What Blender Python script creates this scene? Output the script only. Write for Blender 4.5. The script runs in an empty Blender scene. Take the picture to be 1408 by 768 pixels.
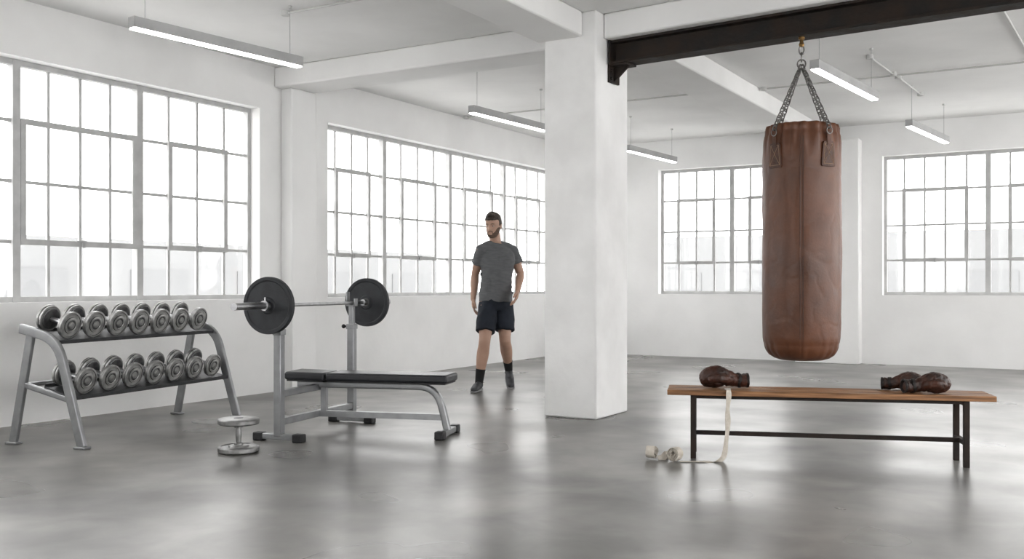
import bpy, math, random
from mathutils import Vector as V, Matrix, noise
random.seed(4)
sc = bpy.context.scene
COL = sc.collection
rad = math.radians

# ------------------------------------------------------------------ materials
def pmat(name, c1, c2=None, scale=5.0, rough=0.5, rough2=None, metal=0.0, bump=0.0, bscale=60.0,
         stretch=None, coat=0.0, spec=0.5, emit=None, estr=0.0, detail=5.0, lo=0.35, hi=0.65, bdist=0.01):
    m = bpy.data.materials.new(name); m.use_nodes = True
    nt = m.node_tree; N = nt.nodes; L = nt.links
    b = N['Principled BSDF']
    tc = N.new('ShaderNodeTexCoord'); mp = N.new('ShaderNodeMapping')
    L.new(tc.outputs['Object'], mp.inputs['Vector'])
    if stretch: mp.inputs['Scale'].default_value = stretch
    nz = N.new('ShaderNodeTexNoise'); nz.inputs['Scale'].default_value = scale; nz.inputs['Detail'].default_value = detail
    L.new(mp.outputs['Vector'], nz.inputs['Vector'])
    rp = N.new('ShaderNodeValToRGB')
    rp.color_ramp.elements[0].position = lo; rp.color_ramp.elements[1].position = hi
    rp.color_ramp.elements[0].color = (*c1, 1); rp.color_ramp.elements[1].color = (*(c2 or c1), 1)
    L.new(nz.outputs['Fac'], rp.inputs['Fac']); L.new(rp.outputs['Color'], b.inputs['Base Color'])
    if rough2 is not None:
        mr = N.new('ShaderNodeMapRange'); mr.inputs['From Min'].default_value = .3; mr.inputs['From Max'].default_value = .7
        mr.inputs['To Min'].default_value = rough; mr.inputs['To Max'].default_value = rough2
        L.new(nz.outputs['Fac'], mr.inputs['Value']); L.new(mr.outputs['Result'], b.inputs['Roughness'])
    else: b.inputs['Roughness'].default_value = rough
    b.inputs['Metallic'].default_value = metal
    b.inputs['Specular IOR Level'].default_value = spec
    b.inputs['Coat Weight'].default_value = coat
    if emit:
        b.inputs['Emission Color'].default_value = (*emit, 1); b.inputs['Emission Strength'].default_value = estr
    if bump:
        n2 = N.new('ShaderNodeTexNoise'); n2.inputs['Scale'].default_value = bscale; n2.inputs['Detail'].default_value = 6
        L.new(mp.outputs['Vector'], n2.inputs['Vector'])
        bp = N.new('ShaderNodeBump'); bp.inputs['Strength'].default_value = bump; bp.inputs['Distance'].default_value = bdist
        L.new(n2.outputs['Fac'], bp.inputs['Height']); L.new(bp.outputs['Normal'], b.inputs['Normal'])
    return m

M = {}
M['wall'] = pmat('white_painted_plaster', (.775, .772, .765), (.84, .837, .831), 1.3, .75, bump=.3, bscale=14, bdist=.006)
M['ceil'] = pmat('ceiling_plaster', (.73, .727, .72), (.82, .817, .81), .9, .85, bump=.35, bscale=9, bdist=.008)
M['column'] = pmat('column_paint', (.775, .772, .765), (.85, .847, .841), 3, .7, bump=.45, bscale=22, bdist=.006)
M['frame'] = pmat('window_steel', (.42, .42, .417), (.50, .50, .497), 8, .55)
M['steel'] = pmat('rusty_black_steel', (.012, .010, .009), (.034, .022, .016), 6, .55, .75, metal=.3, bump=.3, bscale=30)
M['alu'] = pmat('grey_aluminium', (.36, .36, .36), (.42, .42, .42), 4, .45, metal=.1)
M['tube'] = pmat('lamp_diffuser', (.9, .9, .9), emit=(1, .995, .985), estr=6)
M['silver'] = pmat('silver_powder_coat', (.27, .274, .28), (.33, .334, .34), 12, .38, metal=.7, bump=.05, bscale=200)
M['black'] = pmat('black_rubber', (.010, .010, .011), (.018, .018, .02), 20, .5, bump=.1, bscale=200)
M['tray'] = pmat('dark_grey_shelf', (.035, .036, .038), (.05, .051, .054), 20, .5)
M['pad'] = pmat('black_vinyl', (.012, .013, .016), (.02, .021, .025), 10, .4, bump=.12, bscale=160)
M['plate'] = pmat('black_cast_plate', (.013, .014, .017), (.022, .024, .028), 14, .55, bump=.15, bscale=90)
M['chrome'] = pmat('brushed_chrome', (.44, .44, .45), (.56, .56, .57), 20, .28, .38, metal=1)
M['iron'] = pmat('worn_grey_iron', (.28, .28, .276), (.50, .495, .49), 20, .34, .48, metal=.8, bump=.15, bscale=60)
M['dark_iron'] = pmat('dark_iron', (.07, .07, .072), (.15, .15, .15), 24, .42, metal=.6, bump=.2, bscale=80)
M['floor_iron'] = pmat('mid_grey_iron', (.19, .19, .188), (.35, .348, .344), 16, .36, .5, metal=.85, bump=.15, bscale=50)
M['cuff'] = pmat('dark_glove_lining', (.008, .005, .004), (.018, .010, .008), 10, .6, bump=.3, bscale=60)
M['glove'] = pmat('brown_glove_leather', (.020, .0075, .0045), (.068, .022, .011), 12, .36, .58, bump=.8, bscale=38)
M['patch'] = pmat('leather_patch', (.05, .018, .008), (.09, .032, .014), 12, .5, bump=.4, bscale=70)
M['stitch'] = pmat('stitch_thread', (.28, .18, .11), (.34, .22, .14), 30, .7)
M['chain'] = pmat('steel_chain', (.15, .145, .14), (.26, .25, .24), 30, .38, metal=.9)
M['brass'] = pmat('aged_brass', (.22, .13, .05), (.3, .19, .08), 20, .4, metal=.9)
M['wrap'] = pmat('cream_cotton', (.50, .455, .395), (.62, .575, .515), 30, .9, bump=.4, bscale=250)
M['wood'] = pmat('bench_wood', (.15, .07, .029), (.36, .185, .085), 3.0, .5, .6, stretch=(1.2, 22, 22), bump=.15, bscale=8)
M['shirt'] = pmat('heather_grey_cotton', (.112, .115, .119), (.136, .139, .144), 16, .9, stretch=(1, 1, 4), bump=.1, bscale=14, bdist=.02, detail=2)
M['shorts'] = pmat('dark_navy_shorts_cloth', (.009, .012, .020), (.016, .021, .032), 8, .85, bump=.3, bscale=12, bdist=.02)
M['sock'] = pmat('black_sock', (.010, .010, .011), (.016, .016, .016), 40, .9)
M['shoe'] = pmat('charcoal_trainer', (.035, .036, .04), (.06, .061, .066), 20, .7)
M['sole'] = pmat('grey_sole', (.20, .20, .205), (.26, .26, .265), 20, .7)
M['hair'] = pmat('brown_hair', (.020, .013, .009), (.046, .03, .019), 40, .6, bump=.8, bscale=90, stretch=(1, 1, .35))
M['beard'] = pmat('short_brown_stubble', (.09, .056, .041), (.14, .09, .066), 60, .8, bump=.5, bscale=160)
M['eye'] = pmat('eye', (.03, .02, .015), (.04, .03, .02), 5, .2)
M['eyewhite'] = pmat('eye_white', (.42, .40, .38), (.42, .40, .38), 5, .3)
M['lips'] = pmat('lips', (.33, .165, .13), (.36, .18, .14), 10, .5)
M['skin'] = pmat('skin', (.40, .25, .185), (.46, .295, .22), 7, .5, bump=.1, bscale=120)
M['conduit'] = pmat('painted_conduit', (.5, .5, .49), (.58, .58, .57), 5, .5)
M['facade'] = pmat('pale_facade', (.215, .217, .219), (.23, .232, .234), .5, .9)
M['facadewin'] = pmat('pale_facade_glass', (.185, .187, .19), (.195, .197, .20), .5, .6)
M['ground'] = pmat('pale_ground', (.7, .7, .69), (.78, .78, .77), .3, .9)

# worn bag leather
m = pmat('bag_leather', (.082, .030, .0125), (.145, .054, .0235), 2.0, .36, .5, bump=.2, bscale=55, lo=.28, hi=.72, bdist=.005, detail=4); M['bag'] = m
nt = m.node_tree; N = nt.nodes; L = nt.links; b = N['Principled BSDF']
src = b.inputs['Base Color'].links[0].from_socket
tc = N.new('ShaderNodeTexCoord'); mp = N.new('ShaderNodeMapping'); mp.inputs['Scale'].default_value = (1, 1, .8); L.new(tc.outputs['Object'], mp.inputs[0])
n3 = N.new('ShaderNodeTexNoise'); n3.inputs['Scale'].default_value = 10; n3.inputs['Detail'].default_value = 7; n3.inputs['Roughness'].default_value = .62
L.new(mp.outputs[0], n3.inputs['Vector'])
r3 = N.new('ShaderNodeValToRGB'); r3.color_ramp.elements[0].position = .3; r3.color_ramp.elements[1].position = .7
r3.color_ramp.elements[0].color = (.80, .78, .77, 1); r3.color_ramp.elements[1].color = (1.1, 1.1, 1.1, 1)
L.new(n3.outputs['Fac'], r3.inputs['Fac'])
mx = N.new('ShaderNodeMix'); mx.data_type = 'RGBA'; mx.blend_type = 'MULTIPLY'; mx.inputs[0].default_value = 1
L.new(src, mx.inputs[6]); L.new(r3.outputs['Color'], mx.inputs[7]); L.new(mx.outputs[2], b.inputs['Base Color'])

# polished concrete floor
m = bpy.data.materials.new('polished_concrete'); m.use_nodes = True; M['floor'] = m
nt = m.node_tree; N = nt.nodes; L = nt.links; b = N['Principled BSDF']
tc = N.new('ShaderNodeTexCoord')
def nz(scale, det, dist=0.0, rough=.55):
    n = N.new('ShaderNodeTexNoise'); n.inputs['Scale'].default_value = scale; n.inputs['Detail'].default_value = det
    n.inputs['Distortion'].default_value = dist; n.inputs['Roughness'].default_value = rough
    L.new(tc.outputs['Object'], n.inputs['Vector']); return n
a = nz(.8, 3, .3, .5); c = nz(2.6, 4, .3, .52)
rp = N.new('ShaderNodeValToRGB'); rp.color_ramp.interpolation = 'EASE'; rp.color_ramp.elements[0].position = .22; rp.color_ramp.elements[1].position = .78
rp.color_ramp.elements[0].color = (.115, .111, .105, 1); rp.color_ramp.elements[1].color = (.27, .262, .249, 1)
L.new(a.outputs['Fac'], rp.inputs['Fac'])
def mult(src, n, lo_, hi_):
    rq = N.new('ShaderNodeValToRGB'); rq.color_ramp.elements[0].position = .12; rq.color_ramp.elements[1].position = .88
    rq.color_ramp.elements[0].color = (lo_, lo_, lo_, 1); rq.color_ramp.elements[1].color = (hi_, hi_, hi_, 1)
    L.new(n.outputs['Fac'], rq.inputs['Fac'])
    mx = N.new('ShaderNodeMix'); mx.data_type = 'RGBA'; mx.blend_type = 'MULTIPLY'; mx.inputs[0].default_value = 1
    L.new(src, mx.inputs[6]); L.new(rq.outputs['Color'], mx.inputs[7]); return mx.outputs[2]
s_ = mult(rp.outputs['Color'], c, .48, 1.52)
L.new(s_, b.inputs['Base Color']); b.inputs['Specular IOR Level'].default_value = .36
mr = N.new('ShaderNodeMapRange'); mr.interpolation_type = 'SMOOTHSTEP'; mr.inputs['From Min'].default_value = .2; mr.inputs['From Max'].default_value = .8
mr.inputs['To Min'].default_value = .26; mr.inputs['To Max'].default_value = .36
r2n = nz(1.2, 1, .2, .5); L.new(r2n.outputs['Fac'], mr.inputs['Value']); L.new(mr.outputs['Result'], b.inputs['Roughness'])

# thin glass
m = bpy.data.materials.new('window_glass'); m.use_nodes = True; M['glass'] = m
nt = m.node_tree; N = nt.nodes; L = nt.links; N.clear()
o = N.new('ShaderNodeOutputMaterial'); t = N.new('ShaderNodeBsdfTransparent'); g = N.new('ShaderNodeBsdfGlossy'); x = N.new('ShaderNodeMixShader')
g.inputs['Roughness'].default_value = .05; x.inputs[0].default_value = .04; t.inputs['Color'].default_value = (.98, .98, .98, 1)
L.new(t.outputs[0], x.inputs[1]); L.new(g.outputs[0], x.inputs[2]); L.new(x.outputs[0], o.inputs['Surface'])

# ------------------------------------------------------------------ mesh builder
def fillet(pts, r, n=6, closed=False):
    pts = [V(p) for p in pts]; out = [pts[0]]
    for i in range(1, len(pts) - 1):
        p, a, c = pts[i], pts[i - 1], pts[i + 1]
        d1 = (a - p); d2 = (c - p); k = min(r, d1.length * .45, d2.length * .45)
        s = p + d1.normalized() * k; e = p + d2.normalized() * k
        for j in range(n + 1):
            u = j / n; out.append(s * (1 - u) ** 2 + p * 2 * u * (1 - u) + e * u * u)
    out.append(pts[-1]); return out

def catmull(pts, n=5):
    pts = [V(p) for p in pts]; out = []
    for i in range(len(pts) - 1):
        p0 = pts[max(i - 1, 0)]; p1 = pts[i]; p2 = pts[i + 1]; p3 = pts[min(i + 2, len(pts) - 1)]
        for j in range(n):
            t = j / n
            out.append(.5 * ((2 * p1) + (p2 - p0) * t + (2 * p0 - 5 * p1 + 4 * p2 - p3) * t * t + (3 * p1 - p0 - 3 * p2 + p3) * t ** 3))
    out.append(pts[-1]); return out

class MB:
    def __init__(s): s.v = []; s.f = []; s.mi = []
    def add(s, vs, fs, mi=0, mat=None):
        o = len(s.v)
        for p in vs:
            p = V(p); s.v.append(mat @ p if mat else p)
        for f in fs: s.f.append([i + o for i in f]); s.mi.append(mi)
        return s
    def box(s, c, size, mi=0, rot=None, mat=None):
        x, y, z = [k / 2 for k in size]; R = Matrix.Translation(V(c))
        if rot: R = R @ rot.to_4x4()
        if mat: R = mat @ R
        vs = [(-x, -y, -z), (x, -y, -z), (x, y, -z), (-x, y, -z), (-x, -y, z), (x, -y, z), (x, y, z), (-x, y, z)]
        return s.add(vs, [(0, 3, 2, 1), (4, 5, 6, 7), (0, 1, 5, 4), (1, 2, 6, 5), (2, 3, 7, 6), (3, 0, 4, 7)], mi, R)
    def rings(s, R, mi=0, caps=True, closed=False, mis=None, mat=None):
        n = len(R[0]); vs = [p for r in R for p in r]; k = len(R)
        o = len(s.v); s.add(vs, [], mi, mat)
        for i in range(k if closed else k - 1):
            j = (i + 1) % k
            for q in range(n):
                s.f.append([o + i * n + q, o + i * n + (q + 1) % n, o + j * n + (q + 1) % n, o + j * n + q]); s.mi.append(mis[i] if mis else mi)
        if caps and not closed:
            s.f.append([o + q for q in reversed(range(n))]); s.mi.append(mis[0] if mis else mi)
            s.f.append([o + (k - 1) * n + q for q in range(n)]); s.mi.append(mis[-1] if mis else mi)
        return s
    def sweep(s, path, rx, ry=None, n=12, pw=2.0, ref=(0, 0, 1), mi=0, closed=False, caps=True, rnd=False, mat=None):
        P = [V(p) for p in path]; k = len(P); ref = V(ref)
        RX = rx if isinstance(rx, (list, tuple)) else [rx] * k
        RY = ry if isinstance(ry, (list, tuple)) else ([ry] * k if ry else RX)
        R = []
        def ring(p, t, a, b):
            sd = (ref - t * ref.dot(t))
            if sd.length < 1e-4: sd = t.orthogonal()
            sd.normalize(); ot = t.cross(sd); out = []
            for q in range(n):
                an = 2 * math.pi * (q + .5) / n; ca, sa = math.cos(an), math.sin(an)
                x = math.copysign(abs(ca) ** (2 / pw), ca) * a; y = math.copysign(abs(sa) ** (2 / pw), sa) * b
                out.append(p + sd * x + ot * y)
            return out
        for i in range(k):
            if closed: t = P[(i + 1) % k] - P[i - 1]
            else: t = P[min(i + 1, k - 1)] - P[max(i - 1, 0)]
            t.normalize()
            if rnd and i == 0:
                for h in (.97, .75, .4): R.append(ring(P[0] - t * RX[0] * h, t, RX[0] * math.sqrt(1 - h * h), RY[0] * math.sqrt(1 - h * h)))
            R.append(ring(P[i], t, RX[i], RY[i]))
            if rnd and i == k - 1:
                for h in (.4, .75, .97): R.append(ring(P[-1] + t * RX[-1] * h, t, RX[-1] * math.sqrt(1 - h * h), RY[-1] * math.sqrt(1 - h * h)))
        return s.rings(R, mi, caps, closed, mat=mat)
    def cyl(s, p0, p1, r, r2=None, n=20, mi=0, mat=None):
        p0 = V(p0); p1 = V(p1); t = (p1 - p0).normalized(); ref = V((0, 0, 1)) if abs(t.z) < .9 else V((1, 0, 0))
        return s.sweep([p0, p1], [r, r if r2 is None else r2], n=n, ref=ref, mi=mi, mat=mat)
    def ell(s, c, r, mi=0, mat=None, nu=20, nv=12):
        c = V(c); R = []
        for i in range(nv + 1):
            ph = math.pi * (i + .0) / nv; ph = min(max(ph, .04), math.pi - .04)
            R.append([c + V((r[0] * math.sin(ph) * math.cos(2 * math.pi * q / nu), r[1] * math.sin(ph) * math.sin(2 * math.pi * q / nu), -r[2] * math.cos(ph))) for q in range(nu)])
        return s.rings(R, mi, mat=mat)
    def lathe(s, prof, n=40, mis=None, mi=0, mat=None, caps=True):
        R = [[V((r * math.cos(2 * math.pi * q / n), r * math.sin(2 * math.pi * q / n), h)) for q in range(n)] for r, h in prof]
        return s.rings(R, mi, caps, mis=mis, mat=mat)
    def loft(s, rows, n=28, pw=2.3, mat=None):
        R = []
        for z, cx, cy, rx, ry in rows:
            ring = []
            for q in range(n):
                an = 2 * math.pi * q / n; ca, sa = math.cos(an), math.sin(an)
                ring.append(V((cx + math.copysign(abs(ca) ** (2 / pw), ca) * rx, cy + math.copysign(abs(sa) ** (2 / pw), sa) * ry, z)))
            R.append(ring)
        return s.rings(R, mat=mat)
    def mesh(s, name, mats, angle=35, smooth=True):
        me = bpy.data.meshes.new(name); me.from_pydata([tuple(p) for p in s.v], [], s.f)
        for mm in mats: me.materials.append(M[mm])
        for p, i in zip(me.polygons, s.mi): p.material_index = i; p.use_smooth = smooth
        me.validate(); me.update()
        import bmesh
        bm = bmesh.new(); bm.from_mesh(me); bmesh.ops.recalc_face_normals(bm, faces=bm.faces); bm.to_mesh(me); bm.free()
        if smooth: me.set_sharp_from_angle(angle=rad(angle))
        return me
    def obj(s, name, mats, parent=None, bevel=0, angle=35, smooth=True, label=None, remesh=0, sm=4, noise_amp=0, nscale=8, rz=0):
        if isinstance(mats, str): mats = [mats]
        me = s.mesh(name, mats, angle, smooth)
        o = bpy.data.objects.new(name, me); COL.objects.link(o)
        if remesh:
            r = o.modifiers.new('r', 'REMESH'); r.mode = 'VOXEL'; r.voxel_size = remesh; r.use_smooth_shade = True
            if sm:
                q = o.modifiers.new('s', 'SMOOTH'); q.factor = .5; q.iterations = sm
            dg = bpy.context.evaluated_depsgraph_get()
            m2 = bpy.data.meshes.new_from_object(o.evaluated_get(dg)); o.modifiers.clear(); o.data = m2; m2.name = name
            if not m2.materials: m2.materials.append(M[mats[0]])
            for p in m2.polygons: p.use_smooth = True; p.material_index = 0
            if noise_amp:
                for vv in m2.vertices:
                    c = vv.co; k = noise.noise(V((c.x * nscale, c.y * nscale, c.z * nscale * .8))) + .5 * noise.noise(V((c.x * nscale * 2.3 + 5, c.y * nscale * 2.3, c.z * nscale * 2.3)))
                    vv.co = c + vv.normal * k * noise_amp
                m2.update()
        if bevel:
            bv = o.modifiers.new('bevel', 'BEVEL'); bv.width = bevel; bv.segments = 2; bv.limit_method = 'ANGLE'; bv.angle_limit = rad(40)
            bv.harden_normals = False
        if parent: o.parent = parent
        if rz: o.rotation_euler = (0, 0, rad(rz))
        if label: o['label'] = label
        return o

def thing(name, label, cat, loc=(0, 0, 0), rz=0.0, group=None):
    e = bpy.data.objects.new(name, None); COL.objects.link(e); e.empty_display_size = .1
    e.location = loc; e.rotation_euler = (0, 0, rad(rz)); e['label'] = label; e['category'] = cat
    if group: e['group'] = group
    return e
def struct(o, label=None):
    o['kind'] = 'structure'
    if label: o['label'] = label
    return o

CZ = 3.2
# ------------------------------------------------------------------ room
struct(MB().box((5, 5.9, -.1), (10.4, 16.2, .2)).obj('floor', 'floor', smooth=False), 'polished grey mottled concrete floor')
struct(MB().box((5, 5.9, CZ + .1), (10.4, 16.2, .2)).obj('ceiling', 'ceil', smooth=False), 'white painted concrete ceiling')
Z0, Z1 = .92, 2.77
def wall(axis, c0, c1, a0, a1, openings, Z0=Z0, Z1=Z1):
    b = MB()
    def bx(p, q, z0, z1):
        if axis == 'x': b.box(((c0 + c1) / 2, (p + q) / 2, (z0 + z1) / 2), (abs(c1 - c0), q - p, z1 - z0))
        else: b.box(((p + q) / 2, (c0 + c1) / 2, (z0 + z1) / 2), (q - p, abs(c1 - c0), z1 - z0))
    cur = a0
    for p, q in openings:
        bx(cur, p, 0, CZ); bx(p, q, 0, Z0); bx(p, q, Z1, CZ); cur = q
    bx(cur, a1, 0, CZ); return b
struct(wall('x', -.22, 0, -2.2, 13.75, [(.6, 3.3), (3.42, 6.955), (7.94, 13.1)]).obj('wall_left', 'wall', smooth=False), 'white painted plaster wall with steel windows')
struct(wall('y', 13.75, 13.97, -.22, 10.2, [(1.37, 3.25), (4.55, 8.33)]).obj('wall_back', 'wall', smooth=False), 'white painted plaster wall with steel windows')
struct(wall('y', -2.4, -2.2, -.22, 10.2, [(1.2, 4.8)]).obj('wall_front', 'wall', smooth=False), 'unseen white painted plaster wall, added to block light from behind')  # out of view, added behind the camera so light comes from the sides
struct(wall('x', 10.0, 10.2, -2.2, 13.75, [(-1.6, 3.4), (4.0, 8.6), (9.2, 13.2)], .5, 2.95).obj('wall_right', 'wall', smooth=False), 'unseen white painted plaster wall with large openings, added for contact shadows')  # out of view, added to cut side light and deepen contact shadows

def window(idx, axis, c, edges, cols, sashes, label):
    """axis 'x': plane x=c, runs along y. inside direction: +x for left wall, -y for back wall."""
    b = MB(); ins = 1 if axis == 'x' else -1
    def bar(p, q, z0, z1, th=.03, off=0.0, bb=None):
        bb = bb or b
        if axis == 'x': bb.box((c + off * ins, (p + q) / 2, (z0 + z1) / 2), (th, abs(q - p), abs(z1 - z0)))
        else: bb.box(((p + q) / 2, c + off * ins, (z0 + z1) / 2), (abs(q - p), th, abs(z1 - z0)))
    A, B = edges[0], edges[-1]
    bar(A, B, Z0, Z0 + .042, .06); bar(A, B, Z1 - .042, Z1, .06)
    bar(A, A + .038, Z0, Z1, .055); bar(B - .038, B, Z0, Z1, .055)
    for e in edges[1:-1]: bar(e - .031, e + .031, Z0, Z1, .07)
    rows = 4; zr = [Z0 + (Z1 - Z0) * i / rows for i in range(rows + 1)]
    for i in range(len(edges) - 1):
        p, q = edges[i], edges[i + 1]; n = cols[i]
        for j in range(1, n): y = p + (q - p) * j / n; bar(y - .012, y + .012, Z0, Z1, .022)
    for z in zr[1:-1]: bar(A, B, z - .012, z + .012, .024)
    w = b.obj('window_%d' % idx, 'frame', smooth=False); struct(w, label)
    for sec, c0, c1, r0, r1 in sashes:
        p, q = edges[sec], edges[sec + 1]; n = cols[sec]
        y0 = p + (q - p) * c0 / n; y1 = p + (q - p) * c1 / n; z0 = zr[r0]; z1 = zr[r1]; k = .022
        y0 = max(y0, p + .055); y1 = min(y1, q - .055)
        s = MB()
        bar(y0 - k, y1 + k, z0 - k, z0 + k, .022, .026, s); bar(y0 - k, y1 + k, z1 - k, z1 + k, .022, .026, s)
        bar(y0 - k, y0 + k, z0 + k, z1 - k, .022, .026, s); bar(y1 - k, y1 + k, z0 + k, z1 - k, .022, .026, s)
        so = s.obj('sash', 'frame', w, smooth=False)
        y = (y0 + y1) / 2; z = z0; h = MB()
        bar(y - .012, y + .012, z - .03, z + .03, .02, .046, h); bar(y - .07, y + .02, z + .012, z + .026, .012, .06, h)
        h.obj('handle', 'alu', so, smooth=False, label='small steel casement latch')
    g = MB(); bar(A + .01, B - .01, Z0 + .01, Z1 - .01, .004, 0, g); g.obj('glass', 'glass', w, smooth=False)
    return w
window(1, 'x', -.15, [3.42, 4.53, 5.66, 6.955], [4, 4, 4], [(0, 1, 3, 1, 3), (1, 0, 4, 1, 3), (2, 1, 3, 1, 3)], 'grey steel-framed multi-pane industrial window')
window(2, 'x', -.15, [7.94, 9.06, 10.42, 11.77, 13.1], [4, 4, 4, 4], [(0, 1, 3, 1, 3), (1, 1, 3, 1, 3), (2, 1, 3, 1, 3), (3, 1, 3, 1, 3)], 'long grey steel-framed multi-pane industrial window')
window(3, 'y', 13.9, [1.37, 2.46, 3.25], [4, 3], [(0, 1, 3, 1, 3), (1, 1, 2, 1, 3)], 'grey steel-framed multi-pane industrial window')
window(4, 'y', 13.9, [4.55, 5.81, 7.07, 8.33], [5, 5, 5], [(0, 1, 4, 1, 3), (1, 1, 4, 1, 3), (2, 1, 4, 1, 3)], 'wide grey steel-framed multi-pane industrial window')
window(5, 'x', -.15, [.6, 1.95, 3.3], [4, 4], [(0, 1, 3, 1, 3), (1, 1, 3, 1, 3)], 'grey steel-framed multi-pane industrial window')

# pilasters and concrete beams
struct(MB().box((.075, 7.42, 1.5), (.15, .36, 3.0)).obj('trim_1', 'wall', bevel=.012), 'white plastered pilaster between windows')
struct(MB().box((3.87, 13.64, 1.5), (.84, .22, 3.0)).obj('trim_2', 'wall', bevel=.012), 'white plastered pilaster between windows')
struct(MB().box((1.576, 7.37, 3.1), (3.152, .44, .2)).obj('trim_3', 'ceil', bevel=.015), 'white painted concrete ceiling beam')
struct(MB().box((3.30, 2.365, 3.1), (.40, 9.12, .2)).obj('trim_4', 'ceil', bevel=.015), 'white painted concrete ceiling beam')
struct(MB().box((3.6, 10.66, 3.1), (.46, 6.18, .2)).obj('trim_5', 'ceil', bevel=.015), 'white painted concrete ceiling beam')
R5 = Matrix.Rotation(rad(-5), 4, 'Z'); T5 = Matrix.Translation((3.62, 7.22, 0)) @ R5
struct(MB().box((3.19, .03, 3.1), (6.36, .38, .2), mat=T5).obj('trim_6', 'ceil', bevel=.015), 'white painted concrete ceiling beam above steel beam')
col = MB()
col.box((3.384, 7.233, 1.6), (.462, .606, 3.2))
o = col.obj('column', 'column', bevel=.014); struct(o, 'square white painted concrete column')

# steel beam
e = thing('steel_beam', 'dark rusty steel I-beam spanning from the white column', 'beam', (3.62, 7.22, 2.81), -5)
b = MB(); b.box((3.19, 0, .012), (6.34, .17, .018)); b.box((3.19, 0, .178), (6.34, .17, .018)); b.box((3.19, 0, .095), (6.34, .014, .16)); b.box((.03, 0, .095), (.012, .2, .19))
b.obj('beam_body', 'steel', e, bevel=.002)
b = MB(); b.box((.012, 0, -.07), (.018, .16, .14)); b.box((.09, 0, -.006), (.17, .16, .012))
b.add([(.02, -.01, -.13), (.02, -.01, -.01), (.16, -.01, -.01), (.02, .01, -.13), (.02, .01, -.01), (.16, .01, -.01)], [(0, 1, 2), (3, 5, 4), (0, 3, 4, 1), (1, 4, 5, 2), (2, 5, 3, 0)])
b.cyl((.02, -.055, -.05), (.035, -.055, -.05), .014, n=6); b.cyl((.02, -.055, -.11), (.035, -.055, -.11), .014, n=6)
b.obj('bracket', 'steel', e, label='bolted dark steel bracket')

# ------------------------------------------------------------------ pendant lamps
def lamp(x, y0, y1, rz):
    L_ = y1 - y0; zb = 2.75
    e = thing('pendant_lamp', 'grey linear pendant lamp with glowing white diffuser hung on wires', 'lamp', (x, (y0 + y1) / 2, zb), rz, 'linear pendant lamps')
    b = MB(); h = L_ / 2
    b.box((0, 0, .045), (.075, L_, .056)); b.box((-.034, 0, .012), (.007, L_, .02)); b.box((.034, 0, .012), (.007, L_, .02))
    b.box((0, -h + .003, .012), (.075, .006, .02)); b.box((0, h - .003, .012), (.075, .006, .02)); b.obj('housing', 'alu', e, bevel=.002)
    MB().box((0, 0, .003), (.060, L_ - .014, .024)).obj('diffuser', 'tube', e, smooth=False)
    for s in (-1, 1):
        b = MB(); b.cyl((0, s * h * .86, .07), (0, s * h * .86, CZ - zb - .01), .0022, n=6); b.obj('suspension_wire', 'alu', e)
        b = MB(); b.cyl((0, s * h * .86, CZ - zb - .016), (0, s * h * .86, CZ - zb), .016, n=16); b.obj('ceiling_mount', 'conduit', e)
for a_ in ((1.56, 4.30, 5.75, -6), (1.715, 8.13, 9.53, -3), (1.935, 11.42, 12.85, -3.6), (5.15, 7.85, 9.45, -6), (5.355, 11.2, 12.75, -7)): lamp(*a_)

def conduit(pts):
    o = pts[0]; e = thing('ceiling_conduit', 'thin grey painted metal conduit fixed under the ceiling', 'pipe', (o[0], o[1], 3.18), 0, 'ceiling conduits')
    P = [V((p[0] - o[0], p[1] - o[1], 0)) for p in pts]
    b = MB(); b.sweep(P, .009, n=10); b.obj('pipe', 'conduit', e)
    for p in (P[0], P[-1]):
        b = MB(); b.cyl((p.x, p.y, -.018), (p.x, p.y, .02), .032, n=20); b.obj('junction_box', 'conduit', e)
conduit([(1.5, 5.73), (3.05, 5.73)])
conduit([(3.88, 10.57), (9.6, 10.57)])
conduit([(.1, 10.45), (3.3, 10.45)])
conduit([(5.16, 9.60), (5.22, 10.5)])
conduit([(5.24, 10.66), (5.3, 11.75)])
conduit([(6.30, 7.45), (6.46, 10.5)])

# ------------------------------------------------------------------ dumbbell rack
RX, RY, RA = 1.363, 4.026, 10
RM = Matrix.Translation((RX, RY, 0)) @ Matrix.Rotation(rad(RA), 4, 'Z')
e = thing('dumbbell_rack', 'two-tier silver metal dumbbell rack with arched legs by the window wall', 'rack', (RX, RY, 0), RA)
RL = 1.62
for l in (0, RL):
    b = MB()
    p = fillet([(-.515, l, .765), (-.205, l, .70), (0, l, .012)], .17, 10)
    b.sweep(p, .016, .032, n=16, pw=8, ref=(0, 1, 0)); b.obj('end_frame', 'silver', e, angle=50)
    b = MB(); b.sweep([(-.43, l, .72), (-.58, l, .012)], .015, .030, n=16, pw=8, ref=(0, 1, 0)); b.obj('leg', 'silver', e, angle=50)
    b = MB(); b.sweep([(-.50, l, .40), (-.10, l, .31)], .013, .019, n=12, pw=6, ref=(0, 1, 0)); b.obj('side_brace', 'silver', e, angle=50)
    for x in (0, -.58):
        b = MB(); b.box((x, l, .008), (.095, .06, .016)); b.obj('foot_cap', 'silver', e, bevel=.004)
def tray(cx, cz, w):
    R = Matrix.Translation((cx, RL / 2, cz)) @ Matrix.Rotation(rad(14), 4, 'Y')
    b = MB(); b.box((0, 0, -.006), (w, RL - .03, .010), mat=R); b.box((w / 2, 0, -.006), (.008, RL - .03, .026), mat=R); b.box((-w / 2, 0, .002), (.008, RL - .03, .030), mat=R)
    b.obj('shelf', 'tray', e, bevel=.002)
tray(-.335, .716, .25); tray(-.20, .358, .26)
b = MB(); b.sweep([(-.50, 0, .39), (-.50, RL, .39)], .016, n=12); b.obj('cross_tube', 'silver', e)

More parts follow.
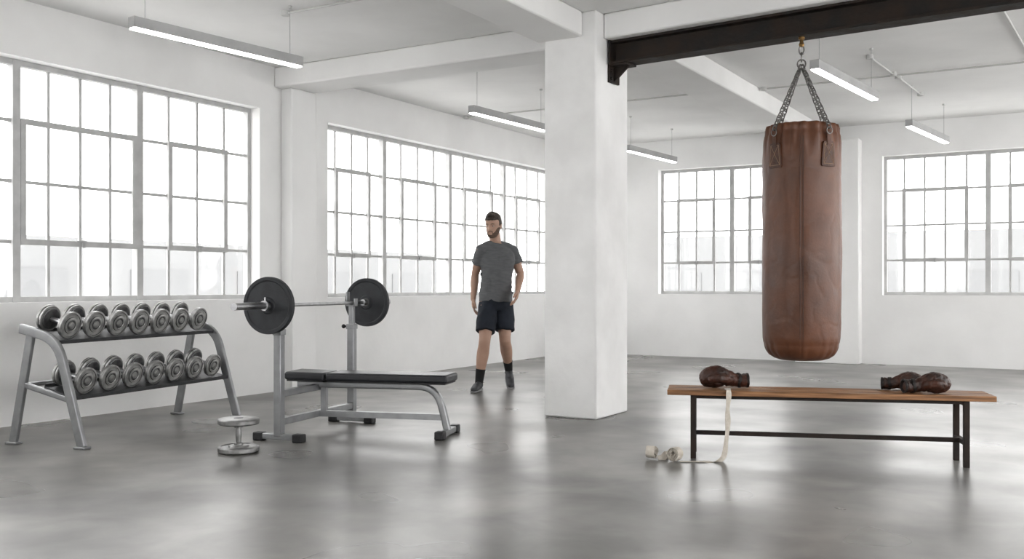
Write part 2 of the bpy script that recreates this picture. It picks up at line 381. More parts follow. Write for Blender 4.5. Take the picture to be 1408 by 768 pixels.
def make_dumbbell(r):
    e = thing('dumbbell', 'round cast-iron dumbbell with worn grey end faces on the rack', 'dumbbell', (0, 0, 0), 0, 'dumbbells on the two-tier rack')
    parts = []
    for s in (1, -1):
        Rm = Matrix.Translation((s * .064, 0, r)) @ Matrix.Rotation(rad(90 * s), 4, 'Y')
        P = [(.02, 0), (r * .72, 0), (r * .78, .003), (r * .78, .010), (r * .92, .010), (r * .96, .013), (r * .96, .022), (r * .93, .025), (r * .93, .027), (r * .97, .027), (r, .030), (r, .042), (r * .97, .045), (r * .86, .046), (r * .83, .042), (r * .62, .042), (r * .60, .048), (r * .44, .050), (r * .40, .046), (.0245, .045), (.022, .052), (.012, .053), (.002, .053)]
        mis = [1, 1, 1, 0, 0, 0, 0, 1, 1, 0, 0, 0, 0, 1, 0, 1, 0, 0, 1, 0, 0, 0, 0]
        b = MB(); b.lathe(P, n=36, mis=mis, mat=Rm); parts.append(b.obj('weight_head', ['iron', 'dark_iron'], e, angle=28))
    b = MB(); hs = [-.066, -.04, 0, .04, .066]
    b.sweep([(h, 0, r) for h in hs], [.014, .0155, .0175, .0155, .014], n=18); parts.append(b.obj('handle', 'chrome', e))
    return e, parts
def placed(tmpl, first, l, d, z, tilt):
    e, parts = tmpl
    if not first:
        e2 = e.copy(); COL.objects.link(e2)
        for p in parts:
            q = p.copy(); q.parent = e2; COL.objects.link(q)
    else: e2 = e
    e2.matrix_world = RM @ Matrix.Translation((-d, l, z)) @ Matrix.Rotation(rad(tilt), 4, 'Y')
    return e2
up = make_dumbbell(.091); lo_ = make_dumbbell(.088)
for i in range(7):
    l = .12 + i * .218
    placed(up, i == 0, l, .335, .722, 14)
    placed(lo_, i == 0, l, .20, .364, 14)

# ------------------------------------------------------------------ dumbbell standing on floor
e = thing('dumbbell', 'grey metal dumbbell with flat round plates standing upright on the floor', 'dumbbell', (2.31, 4.457, 0))
for z0, s in ((0.0, 1), (.214, -1)):
    P = [(.03, 0), (.114, 0), (.124, .004), (.128, .010), (.128, .030), (.124, .036), (.112, .040), (.106, .034), (.066, .034), (.06, .044), (.034, .046), (.02, .046)]
    if s > 0: Rm = Matrix.Translation((0, 0, 0))
    else: Rm = Matrix.Translation((0, 0, z0)) @ Matrix.Rotation(rad(180), 4, 'X')
    b = MB(); b.lathe(P, n=48, mat=Rm); b.obj('weight_plate', 'floor_iron', e, angle=28)
b = MB(); b.lathe([(.02, .044), (.028, .046), (.028, .058), (.016, .062), (.019, .107), (.016, .152), (.028, .156), (.028, .168), (.02, .170)], n=24); b.obj('handle', 'floor_iron', e, angle=28)
b = MB(); b.cyl((0, 0, .169), (0, 0, .216), .029); b.obj('end_cap', 'dark_iron', e)

# ------------------------------------------------------------------ weight bench
e = thing('weight_bench', 'flat weight bench with black padding, silver frame and barbell uprights', 'bench', (2.14, 5.385, 0), 10.25)
for s in (-1, 1):
    y = s * .49
    b = MB(); b.box((0, y, .38), (.055, .055, .69)); b.box((0, y, .735), (.066, .066, .04)); b.box((0, y, .81), (.038, .038, .17)); up_ = b.obj('upright', 'silver', e, bevel=.004)
    b = MB(); b.box((-.0, y, .895), (.07, .05, .012)); b.box((-.034, y, .945), (.010, .05, .11)); b.box((.034, y, .92), (.010, .05, .06)); b.obj('bar_hook', 'silver', up_, bevel=.003)
    b = MB(); b.cyl((-.02, y, .735), (-.065, y, .735), .008, n=10); b.ell((-.072, y, .735), (.016, .016, .016)); b.obj('adjustment_knob', 'black', up_)
    b = MB(); b.box((0, y, .032), (.32, .05, .04)); b.obj('foot', 'silver', e, bevel=.005)
    for k in (-1, 1):
        b = MB(); b.box((k * .155, y, .028), (.075, .064, .056)); b.obj('foot_cap', 'black', e, bevel=.008)
for z in (.32, .13):
    b = MB(); b.box((0, 0, z), (.045, .93, .045)); b.obj('crossbar', 'silver', e, bevel=.004)
BR = 7
b = MB(); p = fillet([(-.15, 0, .34), (.90, 0, .34), (.975, 0, .04)], .14, 8); b.sweep(p, .024, .024, n=16, pw=5, ref=(0, 1, 0)); b.box((.48, 0, .13), (.93, .042, .042))
b.box((.05, 0, .235), (.04, .04, .18)); b.obj('frame', 'silver', e, angle=50, rz=BR)
b = MB(); b.box((.975, 0, .030), (.05, .36, .04)); b.obj('foot', 'silver', e, bevel=.005, rz=BR)
for k in (-1, 1):
    b = MB(); b.box((.975, k * .17, .028), (.066, .075, .056)); b.obj('foot_cap', 'black', e, bevel=.008, rz=BR)
def padm(x0, x1, w, zc, tilt=0):
    b = MB(); R = Matrix.Translation(((x0 + x1) / 2, 0, zc)) @ Matrix.Rotation(rad(tilt), 4, 'Y')
    b.box((0, 0, .005), (x1 - x0, w, .058), mat=R); o = b.obj('pad', 'pad', e, rz=BR); bv = o.modifiers.new('b', 'BEVEL'); bv.width = .018; bv.segments = 4
    b = MB(); b.box((0, 0, -.027), (x1 - x0 - .03, w - .03, .012), mat=R); b.obj('pad_board', 'black', e, rz=BR)
padm(.115, 1.01, .28, .399); padm(-.20, .105, .27, .400, 1)

# barbell
e = thing('barbell', 'chrome barbell with black plates resting on the bench uprights', 'barbell', (2.14, 5.385, .916), 10.25)
BZ = .0
b = MB(); b.cyl((0, -.60, BZ), (0, .70, BZ), .0135, n=16)
b.obj('bar', 'chrome', e)
for y0, y1 in ((-.99, -.55), (.66, 1.09)):
    b = MB(); b.cyl((0, y0, BZ), (0, y1, BZ), .024, n=24); b.obj('sleeve', 'chrome', e, angle=28)
def plate(y, s):
    Rm = Matrix.Translation((0, y, BZ)) @ Matrix.Rotation(rad(90 * s), 4, 'X')
    R_ = .19
    H = [(.026, -.02), (.050, -.021), (.058, -.015), (R_ * .84, -.014), (R_ * .88, -.019), (R_ * .98, -.020), (R_, -.015), (R_, .015), (R_ * .98, .020), (R_ * .88, .019), (R_ * .84, .014), (.058, .015), (.050, .021), (.026, .02)]
    b = MB(); b.lathe(H, n=64, mat=Rm); o = b.obj('weight_plate', 'plate', e, angle=25)
    b = MB(); b.lathe([(.0245, -.023), (.032, -.023), (.032, .023), (.0245, .023)], n=30, mat=Rm); b.obj('hub_ring', 'dark_iron', o, angle=28)
plate(-.61, 1); plate(.73, 1)
for y in (-.655, .775):
    b = MB(); b.cyl((0, y - .012, BZ), (0, y + .012, BZ), .034, n=24); b.cyl((0, y, .03), (0, y, .055), .005, n=8); b.obj('collar', 'chrome', e, angle=28)

# ------------------------------------------------------------------ punching bag
BX, BY = 5.166, 7.064
e = thing('punching_bag', 'large worn brown leather punching bag hanging on chains', 'punching bag', (BX, BY, .517), 14.1)
SH = -.035
prof = [(.01, .0), (.09, .001), (.15, .006), (.190, .018), (.222, .040), (.244, .070), (.258, .108), (.267, .16), (.271, .3), (.272, .6), (.273, .9), (.271, 1.2), (.268, 1.45), (.264, 1.57), (.258, 1.62), (.250, 1.655), (.250, 1.675), (.243, 1.695), (.225, 1.700), (.21, 1.69), (.20, 1.66), (.12, 1.655), (.01, 1.655)]
prof = [(r, h + SH if h > .2 else h) for r, h in prof]
TOP = 1.70 + SH
fine = []
for i in range(len(prof) - 1):
    (r1, h1), (r2, h2) = prof[i], prof[i + 1]; n = max(1, int((h2 - h1) / .0125))
    for j in range(n): fine.append((r1 + (r2 - r1) * j / n, h1 + (h2 - h1) * j / n))
fine.append(prof[-1])
b = MB(); n = 200; RR = []
for r, h in fine:
    ring = []
    for q in range(n):
        a_ = 2 * math.pi * q / n; dx, dy = math.cos(a_), math.sin(a_)
        k = 0
        if r > .19:
            k = .007 * noise.noise(V((dx * 1.2, dy * 1.2, h * 1.8))) + .004 * noise.noise(V((dx * 3, dy * 3, h * 6 + 9)))
            k -= .0018 * max(0, 1 - abs(noise.noise(V((dx * 1.6, dy * 1.6, h * 7 + 3)))) * 12)
            top = max(0, 1 - abs(h - TOP + .02) / .22); k += top * (.010 * noise.noise(V((dx * 7, dy * 7, h * 2))) + .010 * math.sin(a_ * 21 + 2 * math.sin(a_ * 3)))
            bot = max(0, 1 - abs(h - .05) / .14); k += bot * (.002 * math.sin(a_ * 23 + 3 * math.sin(a_ * 2)) + .005 * noise.noise(V((dx * 6, dy * 6, 3))))
            da = abs((a_ + math.pi / 2 + math.pi) % (2 * math.pi) - math.pi)
            if da < .02 and h < TOP - .05: k -= .004
            for hh in (.115, TOP - .055):
                if abs(h - hh) < .009: k -= .003
        ring.append(V(((r + k) * dx, (r + k) * dy, h)))
    RR.append(ring)
b.rings(RR); b.obj('bag_body', 'bag', e, angle=60)
for s in (-.010, .010):
    b = MB()
    b.sweep([V((s, -.2742 + (0.010 if h < .1 else 0.003 if h > 1.4 else 0), h)) for h in [.16 + i * .1 for i in range(15)]], .0014, n=6, ref=(1, 0, 0))
    b.obj('seam', 'cuff', e)
angs = [rad(-90 - 40), rad(-90 + 40), rad(90 - 40), rad(90 + 40)]
ringz = 2.60 - .517
for a_ in angs:
    def sp(u, w, rr):
        an = a_ + u / rr; return V((rr * math.cos(an), rr * math.sin(an), w + SH))
    b = MB()
    rows = [(1.385, .052), (1.395, .057), (1.44, .055), (1.49, .050), (1.54, .045), (1.556, .036)]
    outer = [[sp(-w_ + 2 * w_ * i / 8, z_, .2815) for i in range(9)] for z_, w_ in rows]
    inner = [[sp(-w_ + 2 * w_ * i / 8, z_, .262) for i in range(9)] for z_, w_ in rows]
    vs = [p for r_ in outer for p in r_] + [p for r_ in inner for p in r_]; fs = []; K = len(rows) * 9
    for i in range(len(rows) - 1):
        for j in range(8):
            q = i * 9 + j; fs.append((q, q + 1, q + 10, q + 9)); fs.append((K + q, K + q + 9, K + q + 10, K + q + 1))
    for j in range(8): fs.append((j, K + j, K + j + 1, j + 1)); t_ = (len(rows) - 1) * 9 + j; fs.append((t_, t_ + 1, K + t_ + 1, K + t_))
    for i in range(len(rows) - 1):
        q = i * 9; fs.append((q, q + 9, K + q + 9, K + q)); q += 8; fs.append((q, K + q, K + q + 9, q + 9))
    b.add(vs, fs); pt = b.obj('leather_patch', 'patch', e)
    b = MB()
    def line(p, q): b.sweep([sp(p[0] + (q[0] - p[0]) * i / 6, p[1] + (q[1] - p[1]) * i / 6, .2823) for i in range(7)], .0015, n=6, ref=(0, 0.01, 1) if abs(p[1] - q[1]) < .02 else (math.cos(a_), math.sin(a_), 0))
    c_ = [(-.044, 1.402), (.044, 1.402), (.034, 1.54), (-.034, 1.54)]
    for i in range(4): line(c_[i], c_[(i + 1) % 4])
    line(c_[0], c_[2]); line(c_[1], c_[3]); b.obj('stitching', 'stitch', pt)
    b = MB(); b.sweep([sp(0, 1.53, .283), sp(0, 1.58, .282), sp(0, 1.625, .281)], .017, .003, n=8, pw=5, ref=(-math.sin(a_), math.cos(a_), 0)); b.obj('strap', 'patch', e)
    P0 = sp(0, 1.63, .286); tang = V((-math.sin(a_), math.cos(a_), 0))
    b = MB(); b.sweep([P0 + tang * .024 * math.cos(q * math.pi / 8) + V((0, 0, 1)) * .024 * math.sin(q * math.pi / 8) for q in range(16)], .0035, n=8, closed=True, ref=(math.cos(a_), math.sin(a_), 0)); b.obj('metal_ring', 'chain', e)
    P1 = V((.012 * math.cos(a_), .012 * math.sin(a_), ringz)); st = P0 + V((0, 0, .024))
    b = MB(); D = P1 - st; nl = int(D.length / .036); d_ = D.normalized(); side = tang; up2 = d_.cross(side)
    for i in range(nl + 1):
        c0 = st + D * ((i + .4) / (nl + .6)); sd = side if i % 2 else up2; oth = up2 if i % 2 else side
        hl = .026; w_ = .014; pth = []
        for q in range(16):
            an = 2 * math.pi * q / 16; pth.append(c0 + d_ * (math.copysign(hl - w_, math.cos(an)) * (1 if abs(math.cos(an)) > .01 else 0) + w_ * math.cos(an)) + sd * w_ * math.sin(an))
        b.sweep(pth, .0045, n=8, closed=True, ref=oth)
    b.obj('chain', 'chain', e)
b = MB()
for i_, zc in enumerate((ringz + .022, ringz + .072, ringz + .122)):
    u = (1, 0) if i_ % 2 == 0 else (0, 1); w0 = .028 if i_ == 0 else .017; hh = .032
    b.sweep([V((w0 * math.cos(q * math.pi / 10) * u[0], w0 * math.cos(q * math.pi / 10) * u[1], zc + hh * math.sin(q * math.pi / 10))) for q in range(20)], .0055, n=10, closed=True, ref=(u[1], u[0], 0))
b.obj('carabiner', 'chain', e)
b = MB(); zt = 2.815 - .517
b.lathe([(.004, ringz + .143), (.014, ringz + .145), (.02, ringz + .16), (.014, ringz + .175), (.011, zt - .02), (.022, zt - .018), (.022, zt), (.004, zt)], n=24); b.obj('swivel_mount', 'brass', e, angle=28)

# ------------------------------------------------------------------ wooden bench
WX, WY, WA = 5.548, 6.074, 19
WM = Matrix.Translation((WX, WY, 0)) @ Matrix.Rotation(rad(WA), 4, 'Z')
e = thing('wooden_bench', 'slatted brown wooden bench with black steel legs', 'bench', (WX, WY, 0), WA)
b = MB()
for i in range(4):
    b.box((0, -.123 + i * .082, .400), (1.86, .064, .032))
b.obj('seat', 'wood', e, bevel=.003, label='four golden-brown wooden slats')
for s in (-1, 1):
    for t_ in (-1, 1):
        b = MB(); b.box((s * .775, t_ * .12, .192), (.032, .032, .384)); b.obj('leg', 'steel', e, bevel=.002)
    for z, hh in ((.369, .03), (.14, .028)):
        b = MB(); b.box((s * .775, 0, z), (.030, .208, hh)); b.obj('end_rail', 'steel', e, bevel=.002)
b = MB(); b.box((0, 0, .14), (1.522, .026, .026)); b.obj('stretcher', 'steel', e, bevel=.002)
for y in (-.12, .12):
    b = MB(); b.box((0, y, .374), (1.518, .02, .02)); b.obj('seat_rail', 'steel', e)

# gloves
def glove(lx, ly, rot, label, flip=1, k=1.0):
    w = WM @ V((lx, ly, .417))
    e = thing('boxing_glove', label, 'boxing glove', w, WA + rot, 'boxing gloves on the wooden bench')
    S = Matrix.Translation((.03 * k, 0, 0)) @ Matrix.Scale(k, 4)
    b = MB(); f = flip
    b.sweep(catmull([(.01, 0, .052), (-.03, 0, .068), (-.07, 0, .082), (-.112, 0, .070), (-.120, 0, .046), (-.085, 0, .036), (-.05, 0, .036)], 4),
            [.046, .048, .050, .052, .054, .056, .058, .059, .060, .060, .059, .058, .056, .055, .054, .053, .051, .049, .047, .046, .045, .044, .042, .040, .038],
            [.042, .043, .044, .045, .046, .047, .047, .047, .046, .045, .044, .042, .041, .040, .039, .038, .037, .036, .035, .035, .034, .034, .033, .033, .032], n=22, rnd=True, mat=S, ref=(0, 1, 0))
    b.sweep(catmull([(.005, f * -.046, .050), (-.03, f * -.068, .060), (-.07, f * -.074, .060), (-.100, f * -.060, .054)], 4), [.020, .022, .024, .026, .0265, .027, .027, .0265, .026, .025, .024, .022, .020], n=16, rnd=True, mat=S)
    b.sweep([(-.01, 0, .050), (.04, .0, .046), (.075, .0, .043), (.10, .0, .044)], [.046, .041, .044, .052], [.042, .036, .037, .040], n=24, mat=S, ref=(0, 1, 0))
    b.obj('mitt', 'glove', e, remesh=.0042, sm=1, noise_amp=.0046, nscale=34)
    b = MB()
    P = [(.092, .040, .030), (.102, .053, .041), (.112, .053, .041), (.113, .043, .033), (.09, .034, .026)]
    b.rings([[S @ V((x, r * math.cos(2 * math.pi * q / 28) * (1 + .05 * math.sin(q * 1.3)), .044 + r2_ * math.sin(2 * math.pi * q / 28))) for q in range(28)] for x, r, r2_ in P]); b.obj('cuff', 'cuff', e, angle=60)
    b = MB()
    b.sweep([S @ V((.060 + .004 * math.sin(3 * a), .0455 * math.cos(a), .0445 + .0400 * math.sin(a))) for a in [i * math.pi / 12 for i in range(24)]], .009, .0025, n=8, pw=4, ref=(1, 0, 0), closed=True)
    b.obj('wrist_strap', 'cuff', e)
    return e
glove(-.60, .0, 8, 'dark brown leather boxing glove lying beside a cream hand wrap', 1, 1.10)
glove(.575, -.075, 190, 'dark brown leather boxing glove lying on its side', -1, 1.0)
glove(.47, .080, 174, 'dark brown leather boxing glove behind its pair', 1, .90)

# hand wraps
def spiral(r0, turns, th):
    return [(r0 - th * i / 20, i / 20 * 2 * math.pi) for i in range(int(turns * 20) + 1)]
w = WM @ V((-.88, -.258, 0))
e = thing('hand_wrap', 'cream cotton hand wrap unrolling from the bench onto the floor', 'hand wrap', w, WA)
b = MB(); P = [V((r * (1 + .10 * math.sin(2 * a_ + 1)) * math.cos(a_ + math.pi), .004 * math.sin(a_ * 1.7), .045 + r * math.sin(a_ + math.pi))) for r, a_ in spiral(.043, 4.5, .0072)]
b.sweep(P, .026, .0022, n=8, pw=6, ref=(0, 1, 0), mat=Matrix.Rotation(rad(-35), 4, 'Z')); b.obj('roll', 'wrap', e, angle=50)
P = catmull([(.31, .17, .424), (.31, .11, .424), (.315, .078, .417), (.314, .066, .37), (.308, .061, .30), (.310, .064, .22), (.300, .056, .12), (.285, .048, .030), (.24, .02, .004), (.17, .0, .004), (.10, -.012, .004), (.03, -.02, .004)], 6)
b = MB(); b.sweep(P, [.017 + .003 * math.sin(i * .5) for i in range(len(P))], [.0014] * len(P), n=8, pw=6, ref=(.8, .6, 0)); b.obj('strip', 'wrap', e, angle=60)
w = WM @ V((-1.02, -.21, 0))
e = thing('hand_wrap', 'rolled cream cotton hand wrap lying on the floor', 'hand wrap', w, WA + 20)
b = MB(); P = [V((r * (1 + .12 * math.sin(2 * a_)) * math.cos(a_), .005 * math.sin(a_ * 1.3), .042 + r * .93 * math.sin(a_))) for r, a_ in spiral(.040, 4.2, .0072)]
b.sweep(P, .028, .0022, n=8, pw=6, ref=(0, 1, 0), mat=Matrix.Rotation(rad(50), 4, 'Z')); b.obj('roll', 'wrap', e, angle=50)
P = catmull([(.03, -.03, .006), (.06, -.03, .012), (.085, -.02, .03), (.10, .0, .012), (.085, .03, .005)], 5)
b = MB(); b.sweep(P, .022, .0016, n=8, pw=6, ref=(0, .6, .8)); b.obj('strip', 'wrap', e, angle=60)

# ------------------------------------------------------------------ person
e = thing('person', 'walking person in heather grey t-shirt, dark shorts, socks and trainers', 'person', (1.74, 8.486, 0), 30.5)
SL = V((-.148, -.04, 1.400)); EL = V((-.208, .055, 1.150)); WL = V((-.226, .03, .912))
SR = V((.182, .05, 1.395)); ER = V((.254, .06, 1.165)); WR = V((.226, -.150, .995))
HL = V((-.074, -.02, .88)); KL = V((-.104, -.195, .492)); AL = V((-.160, -.18, .10))
HR = V((.088, .02, .88)); KR = V((.098, -.08, .500)); AR = V((.134, .235, .19))
HM = Matrix.Translation((-.020, -.038, 1.655)) @ Matrix.Rotation(rad(-22), 4, 'Z') @ Matrix.Rotation(rad(10), 4, 'X')
def lerp(a_, c_, t): return a_ + (c_ - a_) * t
b = MB()
torso = [(.82, 0, 0, .12, .09), (.88, 0, 0, .155, .11), (.96, .002, 0, .16, .112), (1.05, .008, 0, .142, .10), (1.13, .01, 0, .14, .10), (1.22, .014, -.005, .152, .108), (1.31, .017, -.005, .165, .110), (1.37, .017, 0, .160, .100), (1.42, .017, .005, .125, .080), (1.45, .012, .01, .085, .065), (1.48, .008, .01, .06, .058)]
b.loft(torso)
for S in (SL, SR): b.sweep([(.006, .014, 1.455), lerp(V((.006, .014, 1.455)), S, .55) + V((0, 0, .012)), S], [.05, .05, .052], n=16, rnd=True)
b.sweep([(.008, .012, 1.43), (0, .006, 1.50), (-.012, -.012, 1.58)], [.068, .056, .055], n=18, rnd=True)
HR_ = [(-.122, -.050, .018, .016), (-.116, -.047, .034, .032), (-.104, -.040, .045, .048), (-.088, -.030, .053, .062), (-.068, -.018, .060, .075), (-.045, -.008, .065, .084), (-.020, -.002, .069, .090), (.005, .001, .072, .093), (.03, .003, .075, .096), (.055, .004, .0745, .095), (.08, .006, .067, .086), (.10, .006, .053, .069), (.114, .005, .035, .046), (.122, .004, .014, .018)]
def g(v, c, w): return math.exp(-((v - c) / w) ** 2)
def headpt(z, a, grow=0.0):
    for i in range(len(HR_) - 1):
        if z <= HR_[i + 1][0] or i == len(HR_) - 2:
            t = max(0, min(1, (z - HR_[i][0]) / (HR_[i + 1][0] - HR_[i][0]))); break
    cy, rx, ry = [HR_[i][k] * (1 - t) + HR_[i + 1][k] * t for k in (1, 2, 3)]
    rx += grow; ry += grow
    x = math.cos(a) * rx; y = cy + math.sin(a) * ry; front = max(0, -math.sin(a)); k = 0
    if front > .3:
        k += .006 * g(z, .024, .010) * g(abs(x), .028, .022)
        k -= .010 * g(z, .002, .013) * g(abs(x), .031, .014)
        prof = 0 if z > .02 or z < -.046 else (.004 + .020 * min(1, (.02 - z) / .052))
        if z < -.034: prof *= max(0, (z + .046) / .012)
        k += prof * g(x, 0, .0095 + .006 * g(z, -.032, .012))
        k += .005 * g(z, -.028, .018) * g(abs(x), .044, .014)
        k += .006 * g(z, -.062, .006) * g(x, 0, .018) + .006 * g(z, -.074, .006) * g(x, 0, .016) - .003 * g(z, -.068, .003) * g(x, 0, .020)
        k -= .004 * g(z, -.086, .007) * g(x, 0, .022)
        k += .007 * g(z, -.106, .012) * g(x, 0, .020)
    return V((x, y - k, z))
zs = []
for i in range(len(HR_) - 1):
    for j in range(4): zs.append(HR_[i][0] + (HR_[i + 1][0] - HR_[i][0]) * j / 4)
zs.append(.122)
b.rings([[headpt(z, 2 * math.pi * q / 72) for q in range(72)] for z in zs], mat=HM)
for s in (-1, 1): b.ell((s * .074, .014, -.010), (.009, .018, .031), mat=HM @ Matrix.Rotation(rad(s * 12), 4, 'Z'))
def hand(b, W, d, inward):
    d = V(d).normalized(); f = V((0, -1, 0)); f = (f - d * f.dot(d)).normalized(); nn = V(inward); nn = (nn - d * nn.dot(d) - f * nn.dot(f)).normalized()
    B = Matrix((nn.to_4d(), f.to_4d(), d.to_4d(), (0, 0, 0, 1))).transposed()
    for i in range(3): B[3][i] = 0
    B.translation = W; B[3][3] = 1
    b.ell((0, 0, .045), (.018, .043, .058), mat=B); b.ell((.002, -.002, .01), (.022, .030, .034), mat=B)
    for y, L_, r in ((.031, .072, .0095), (.0105, .080, .0098), (-.0105, .074, .0095), (-.031, .058, .0086)):
        p = [(0, y * .9, .070), (.004, y * 1.10, .090), (.012, y * 1.16, .090 + L_ * .42), (.027, y * 1.12, .090 + L_ * .72), (.043, y * 1.08, .090 + L_ * .92)]
        b.sweep(p, [r * 1.12, r * 1.08, r, r * .95, r * .85], n=10, rnd=True, mat=B, ref=(0, 1, 0))
    b.sweep([(.004, .022, .018), (.014, .048, .045), (.022, .058, .072), (.027, .060, .094)], [.016, .0135, .0112, .0095], n=10, rnd=True, mat=B, ref=(1, 0, 0))
def arm(b, S, E, W, sgn):
    P = [S, lerp(S, E, .35), lerp(S, E, .7), E, lerp(E, W, .28), lerp(E, W, .65), W]
    b.sweep(catmull(P, 3), [x for k in zip([.054, .051, .045, .040, .043, .034], [.053, .049, .043, .041, .041, .031], [.052, .047, .041, .043, .037, .029]) for x in k] + [.027], n=18, rnd=True, ref=(0, 1, 0))
arm(b, SL, EL, WL, 1); arm(b, SR, ER, WR, -1)
hand(b, WL, (.03, -.05, -1), (1, 0, 0)); hand(b, WR, (-.20, -.38, -1), (-1, 0, 0))
def leg(b, Hp, K, A):
    P = [Hp, lerp(Hp, K, .35), lerp(Hp, K, .7), K, lerp(K, A, .28) + V((0, .014, 0)), lerp(K, A, .65) + V((0, .006, 0)), A]
    b.sweep(catmull(P, 3), [x for k in zip([.090, .084, .070, .058, .061, .049], [.089, .080, .064, .057, .060, .043], [.087, .075, .059, .059, .055, .038]) for x in k] + [.036], n=20, rnd=True, ref=(0, 1, 0))
leg(b, HL, KL, AL); leg(b, HR, KR, AR)
TL = V((-.200, -.355, .03)); TR = V((.155, .075, .03))
b.sweep([AL + V((.0, .03, -.03)), AL + V((-.012, -.05, -.052)), TL], [.026, .026, .016], n=14, rnd=True); b.sweep([AR + V((0, .02, -.03)), AR + V((.006, -.05, -.085)), TR], [.026, .024, .016], n=14, rnd=True)
b.obj('body', 'skin', e, remesh=.005, sm=2)
for s in (-1, 1):
    b = MB(); b.ell((s * .030, -.0762, .001), (.0105, .0085, .0055), mat=HM); eo = b.obj('eye', 'eyewhite', e)
    b = MB(); b.ell((s * .030, -.0832, .001), (.0045, .0025, .0045), mat=HM); b.obj('iris', 'eye', eo)
    b = MB(); b.sweep([(s * .014, -.0965, .022), (s * .030, -.0955, .027), (s * .047, -.0835, .023)], [.0022, .003, .0018], n=8, rnd=True, mat=HM); b.obj('eyebrow', 'hair', e)
b = MB(); b.ell((0, -.0925, -.0625), (.017, .004, .0032), mat=HM); b.ell((0, -.0905, -.0735), (.014, .004, .004), mat=HM); b.obj('lips', 'lips', e)
b = MB(); R = []
for i in range(64):
    z = -.121 + i * .107 / 63; ring = []
    for q in range(120):
        a = 2 * math.pi * q / 120; p = headpt(z, a); ax = abs(p.x)
        line = -.084 + .022 * min(1, max(0, (ax - .018) / .018)) + .044 * max(0, min(1, (ax - .040) / .024))
        on = (z < line and p.y < .008) or (ax < .025 and -.057 < z < -.048) or (.019 < ax < .026 and z < -.052)
        gr = .0028 if on else -.009
        v = headpt(z, a, gr); ring.append(v)
    R.append(ring)
b.rings(R, mat=HM); b.obj('beard', 'beard', e, remesh=.0028, sm=3)
def hair(b):
    R = []; n = 80
    for i in range(34):
        t = i / 33; z = -.050 + t * .187; ring = []
        for q in range(n):
            a = 2 * math.pi * q / n; fr = max(0, -math.sin(a)); bk = max(0, math.sin(a)); sd = abs(math.cos(a))
            zz = max(-.999, min(.999, (z - .020) / (.113 + .010 * fr))); r = math.sqrt(1 - zz * zz)
            th = .006 + .009 * max(0, (z - .05) / .08)
            if fr > .42: hl = .060
            elif fr > .0: hl = .060 - .085 * (1 - (fr / .42)) * (1 if fr < .30 else (.42 - fr) / .12 * .6)
            else: hl = -.025 - .02 * bk
            if 0 <= bk < .32 and fr == 0: hl = .012
            inset = max(0, min(1, (hl - z) / .008)) * .026
            ring.append(V((math.cos(a) * (.0765 * r + th - inset), .004 + math.sin(a) * (.097 * r + th - inset), z)))
        R.append(ring)
    b.rings(R, mat=HM)
b = MB(); hair(b)
b.ell((.006, -.052, .104), (.050, .044, .026), mat=HM); b.ell((0, -.01, .112), (.055, .06, .026), mat=HM)
b.obj('hair', 'hair', e, remesh=.004, sm=2, noise_amp=.004, nscale=45)
b = MB()
sh = [(.885, 0, 0, .172, .130), (.95, .004, 0, .170, .128), (1.03, .010, -.002, .162, .122), (1.12, .012, -.004, .161, .122), (1.22, .016, -.008, .170, .126), (1.30, .018, -.008, .178, .126), (1.36, .018, -.002, .172, .114), (1.41, .018, .004, .140, .094), (1.445, .012, .010, .098, .078), (1.470, .008, .010, .078, .070)]
b.loft(sh)
for S, E in ((SL, EL), (SR, ER)):
    c0 = V((.008, .014, 1.45))
    b.sweep([c0, lerp(c0, S, .55) + V((0, 0, .012)), S + V((0, 0, .002))], [.060, .060, .060], n=20, rnd=True)
    b.sweep([S, lerp(S, E, .2), lerp(S, E, .55)], [.060, .063, .066], n=20, rnd=False, ref=(0, 1, 0))
b.obj('t_shirt', 'shirt', e, remesh=.007, sm=6, noise_amp=.014, nscale=7)
b = MB(); b.loft([(.80, 0, 0, .15, .115), (.85, 0, 0, .168, .125), (.92, 0, 0, .165, .125)])
for Hh, K in ((HL, KL), (HR, KR)):
    b.sweep([Hh + V((0, 0, -.02)), lerp(Hh, K, .4), lerp(Hh, K, .76)], [.098, .100, .100], n=22, ref=(0, 1, 0))
b.obj('shorts', 'shorts', e, remesh=.007, sm=4, noise_amp=.010, nscale=9)
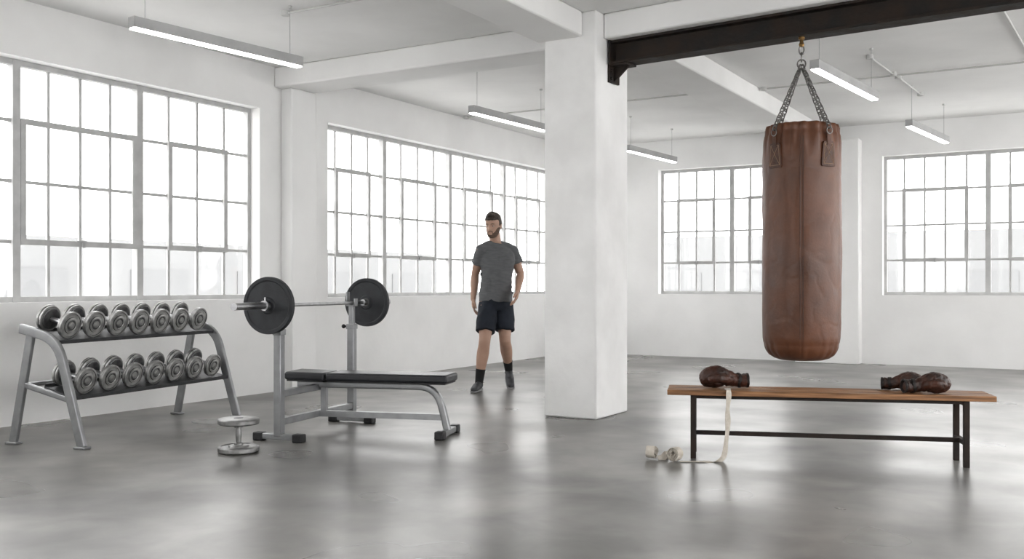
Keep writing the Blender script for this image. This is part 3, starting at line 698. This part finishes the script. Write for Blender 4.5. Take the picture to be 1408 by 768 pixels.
def shoe(A, T, heel, toe_lift, sock_dir):
    b = MB(); b.sweep([A + V((0, 0, -.045)), A + V((0, 0, -.02)), A + sock_dir * .12], [.036, .040, .049], n=18, ref=(0, 1, 0)); b.obj('sock', 'sock', e)
    h = A + V((0, .045, -A.z + .05 + heel)); t = T.copy(); t.z = .032 + toe_lift
    mid = (h + t) / 2 + V((0, 0, .006))
    b = MB(); b.sweep([h, mid, t], [.038, .045, .039], [.044, .040, .026], n=18, rnd=True, ref=(1, 0, 0)); b.ell(A + V((0, .0, -.040)), (.042, .052, .040)); b.sweep([A + V((0, -.01, -.035)), mid + V((0, -.03, .010))], [.038, .028], n=16, rnd=True)
    s = b.obj('shoe', 'shoe', e, remesh=.006, sm=3)
    b = MB(); d = V((0, 0, -.030)); b.sweep([h + d + V((0, 0, -.004)), mid + d, t + d + V((0, 0, .010))], [.041, .047, .041], [.013] * 3, n=18, pw=3, rnd=True, ref=(1, 0, 0)); b.obj('sole', 'sole', s)
shoe(AL, TL, 0.0, 0.0, (KL - AL).normalized()); shoe(AR, TR, .09, 0.0, (KR - AR).normalized())

# ------------------------------------------------------------------ outside
struct(MB().box((0, 14, -4.1), (60, 60, .2)).obj('ground', 'ground', smooth=False), 'pale ground outside the windows')
def facade(name, c, size, along, lab):
    e = thing(name, lab, 'building', (c[0], c[1], -4))
    MB().box((0, 0, size[2] / 2), size).obj('building_body', 'facade', e, smooth=False)
    b = MB()
    n = 10
    for i in range(n):
        for z in (1.5, 4.2):
            p = (i + .5) / n - .5
            if along == 'y': b.box((size[0] / 2, p * size[1], z + .6), (.06, size[1] / n * .5, 1.3))
            else: b.box((p * size[0], -size[1] / 2, z + .6), (size[0] / n * .5, .06, 1.3))
    b.obj('facade_glazing', 'facadewin', e, smooth=False)
facade('building', (-16, 12), (4, 36, 6.2), 'y', 'pale low building seen faintly outside the windows')
facade('building', (6, 32), (30, 4, 6.6), 'x', 'pale low building seen faintly outside the far windows')

# ------------------------------------------------------------------ light, camera
w = bpy.data.worlds.new('World'); sc.world = w; w.use_nodes = True
bg = w.node_tree.nodes['Background']; bg.inputs['Color'].default_value = (1, .998, .993, 1); bg.inputs['Strength'].default_value = 5.4
sc.view_settings.view_transform = 'Standard'; sc.view_settings.look = 'None'; sc.view_settings.exposure = 0; sc.view_settings.gamma = .92

cam = bpy.data.cameras.new('Camera'); co = bpy.data.objects.new('Camera', cam); COL.objects.link(co); sc.camera = co
co.location = (6.94, 0, 1.05); co.rotation_euler = (rad(90), 0, rad(30.53))
cam.sensor_width = 36; cam.lens = 36 * 1350 / 1408; cam.shift_y = 8 / 1408; cam.clip_start = .05
